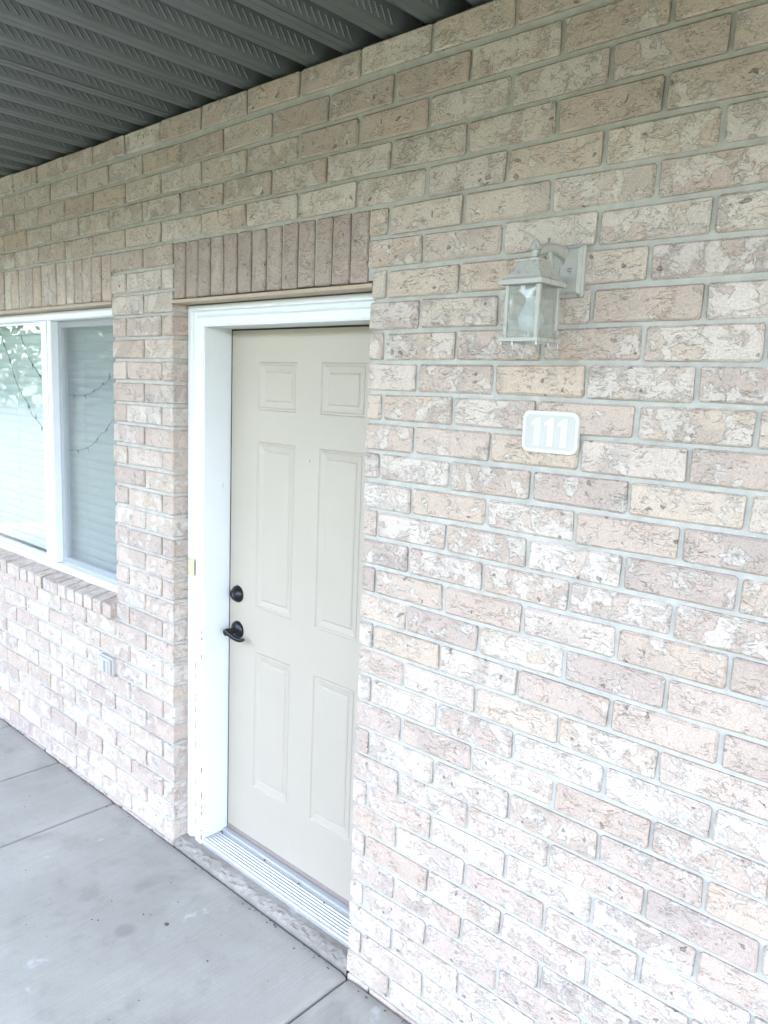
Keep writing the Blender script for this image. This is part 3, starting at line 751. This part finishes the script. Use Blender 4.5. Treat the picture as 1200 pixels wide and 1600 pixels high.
# ------------------------------------------------------------------ what the window glass mirrors: trees and a parked car across the lawn
def tree(name, label, x, y, h, seed):
    r_ = random.Random(seed); t = thing(name, label, 'tree', (x, y, -.16), 'trees across the lawn')
    m = MB(); m.tube([(0,0,0),(.05,.02,h*.25),(0,.05,h*.5),(.08,0,h*.8)], [.2,.16,.11,.03], 9)
    for k in range(9):
        a = k*2.4; z0 = h*(.25+.05*k); ln = h*.28*(1-.04*k)
        m.tube([(0,0,z0),(math.cos(a)*ln*.5,math.sin(a)*ln*.5,z0+ln*.3),(math.cos(a)*ln,math.sin(a)*ln,z0+ln*.75)], [.07,.045,.012], 6)
    m.build('trunk', M['bark'], t)
    c = MB()
    cl = [(r_.gauss(0,h*.17), r_.gauss(0,h*.17), h*r_.uniform(.38,.98), h*r_.uniform(.07,.14)) for _ in range(26)]
    for cx, cy, cz, cr in cl:
        for k in range(620):
            d = Vector((r_.gauss(0,1), r_.gauss(0,1), r_.gauss(0,1))).normalized()*cr*r_.uniform(.5,1.05)
            p = Vector((cx,cy,cz))+d; u = Vector((r_.gauss(0,1),r_.gauss(0,1),r_.gauss(0,1))).normalized(); v_ = u.orthogonal().normalized(); s = r_.uniform(.045,.085)
            c.add([p-u*s, p+v_*s*.5, p+u*s, p-v_*s*.5], [(0,1,2,3)])
    stuff(c.build('crown', M['leaf'], t))
tree('shade_tree', 'broad leafy tree across the lawn mirrored in the left window pane', -16.5, -8.2, 6.5, 1)
tree('shade_tree', 'taller leafy tree farther along the lawn edge beyond the car park', -27, -16.5, 8.5, 2)
tree('shade_tree', 'rounded leafy tree near the walkway end left of the building', -15, -13, 7.0, 5)

def car(x, y, rz):
    t = thing('parked_car', 'white parked saloon car mirrored faintly in the left window pane', 'car', (x, y, -.145)); t.rotation_euler = (0, 0, rz)
    side = [(-2.2,.35),(-2.2,.75),(-2.05,.88),(-1.35,.95),(-.75,1.38),(.55,1.42),(1.2,1.02),(2.0,.90),(2.2,.72),(2.2,.35),(1.75,.30),(1.65,.5),(1.4,.62),(1.1,.5),(1.0,.28),(-1.0,.28),(-1.1,.5),(-1.4,.62),(-1.7,.5),(-1.8,.30)]
    m = MB(); n = len(side)
    for yy, sc_ in ((-.82,0),(-.86,.0),(.86,0),(.82,0)): pass
    rows = [(-.88,0),(-.70,.0),(.70,.0),(.88,0)]
    for yy, _ in rows:
        for px, pz in side: m.v.append((px, yy*(1-.18*max(0,(pz-.9)/.5)), pz))
    m.f = [(r*n+i, r*n+(i+1)%n, (r+1)*n+(i+1)%n, (r+1)*n+i) for r in range(3) for i in range(n)]+[tuple(range(n))[::-1], tuple(range(3*n,4*n))]
    m.build('body', M['carpaint'], t)
    for s in (-1, 1):
        wdw = [(-1.12,.98),(-.70,1.31),(.50,1.34),(1.0,1.02)]
        vs = [(px, s*(.885*(1-.18*max(0,(pz-.9)/.5))), pz) for px, pz in wdw]; vs += [(a, b-s*.02, c) for a, b, c in vs]
        MB().add(vs, [(0,1,2,3),(7,6,5,4),(0,4,5,1),(1,5,6,2),(2,6,7,3),(3,7,4,0)]).build('side_window', M['carglass'], t)
        for px in (-1.4, 1.4):
            w_ = MB().lathe([(.2,-.09),(.31,-.09),(.32,-.05),(.32,.05),(.31,.09),(.2,.09)], (px, s*.80, .32), 'y', 24).build('wheel', M['tyre'], t)
            MB().lathe([(.19,-.095),(.19,.095)], (px, s*.80, .32), 'y', 16).build('rim', M['alu'], w_)
    for yy in (-.6, .6):
        MB().cham(2.16, 2.215, yy-.17, yy+.17, .64, .76, .02).build('headlight', M['digit'], t)
car(-24.5, -14.8, R(15))

# ------------------------------------------------------------------ far tree belt, added to block low sky and darken the upper wall
tb = MB(); r_ = random.Random(21)
for i in range(150):
    t = i/149; x = -62+104*t; y = -27-5*math.sin(t*9)+4*math.cos(t*5)
    if t < .2: y += (0.2-t)*90
    h = 5.2+1.6*math.sin(i*1.7)+r_.uniform(-.8,.8)
    for k in range(130):
        p = Vector((x+r_.gauss(0,1.1), y+r_.gauss(0,1.0), h*r_.random()**.75)); u = Vector((r_.gauss(0,1),r_.gauss(0,1),r_.gauss(0,1))).normalized(); v_ = u.orthogonal().normalized(); s = r_.uniform(.22,.5)
        tb.add([p-u*s, p+v_*s*.6, p+u*s, p-v_*s*.6], [(0,1,2,3)])
stuff(tb.build('sky_blocking_tree_belt', M['leaf']))
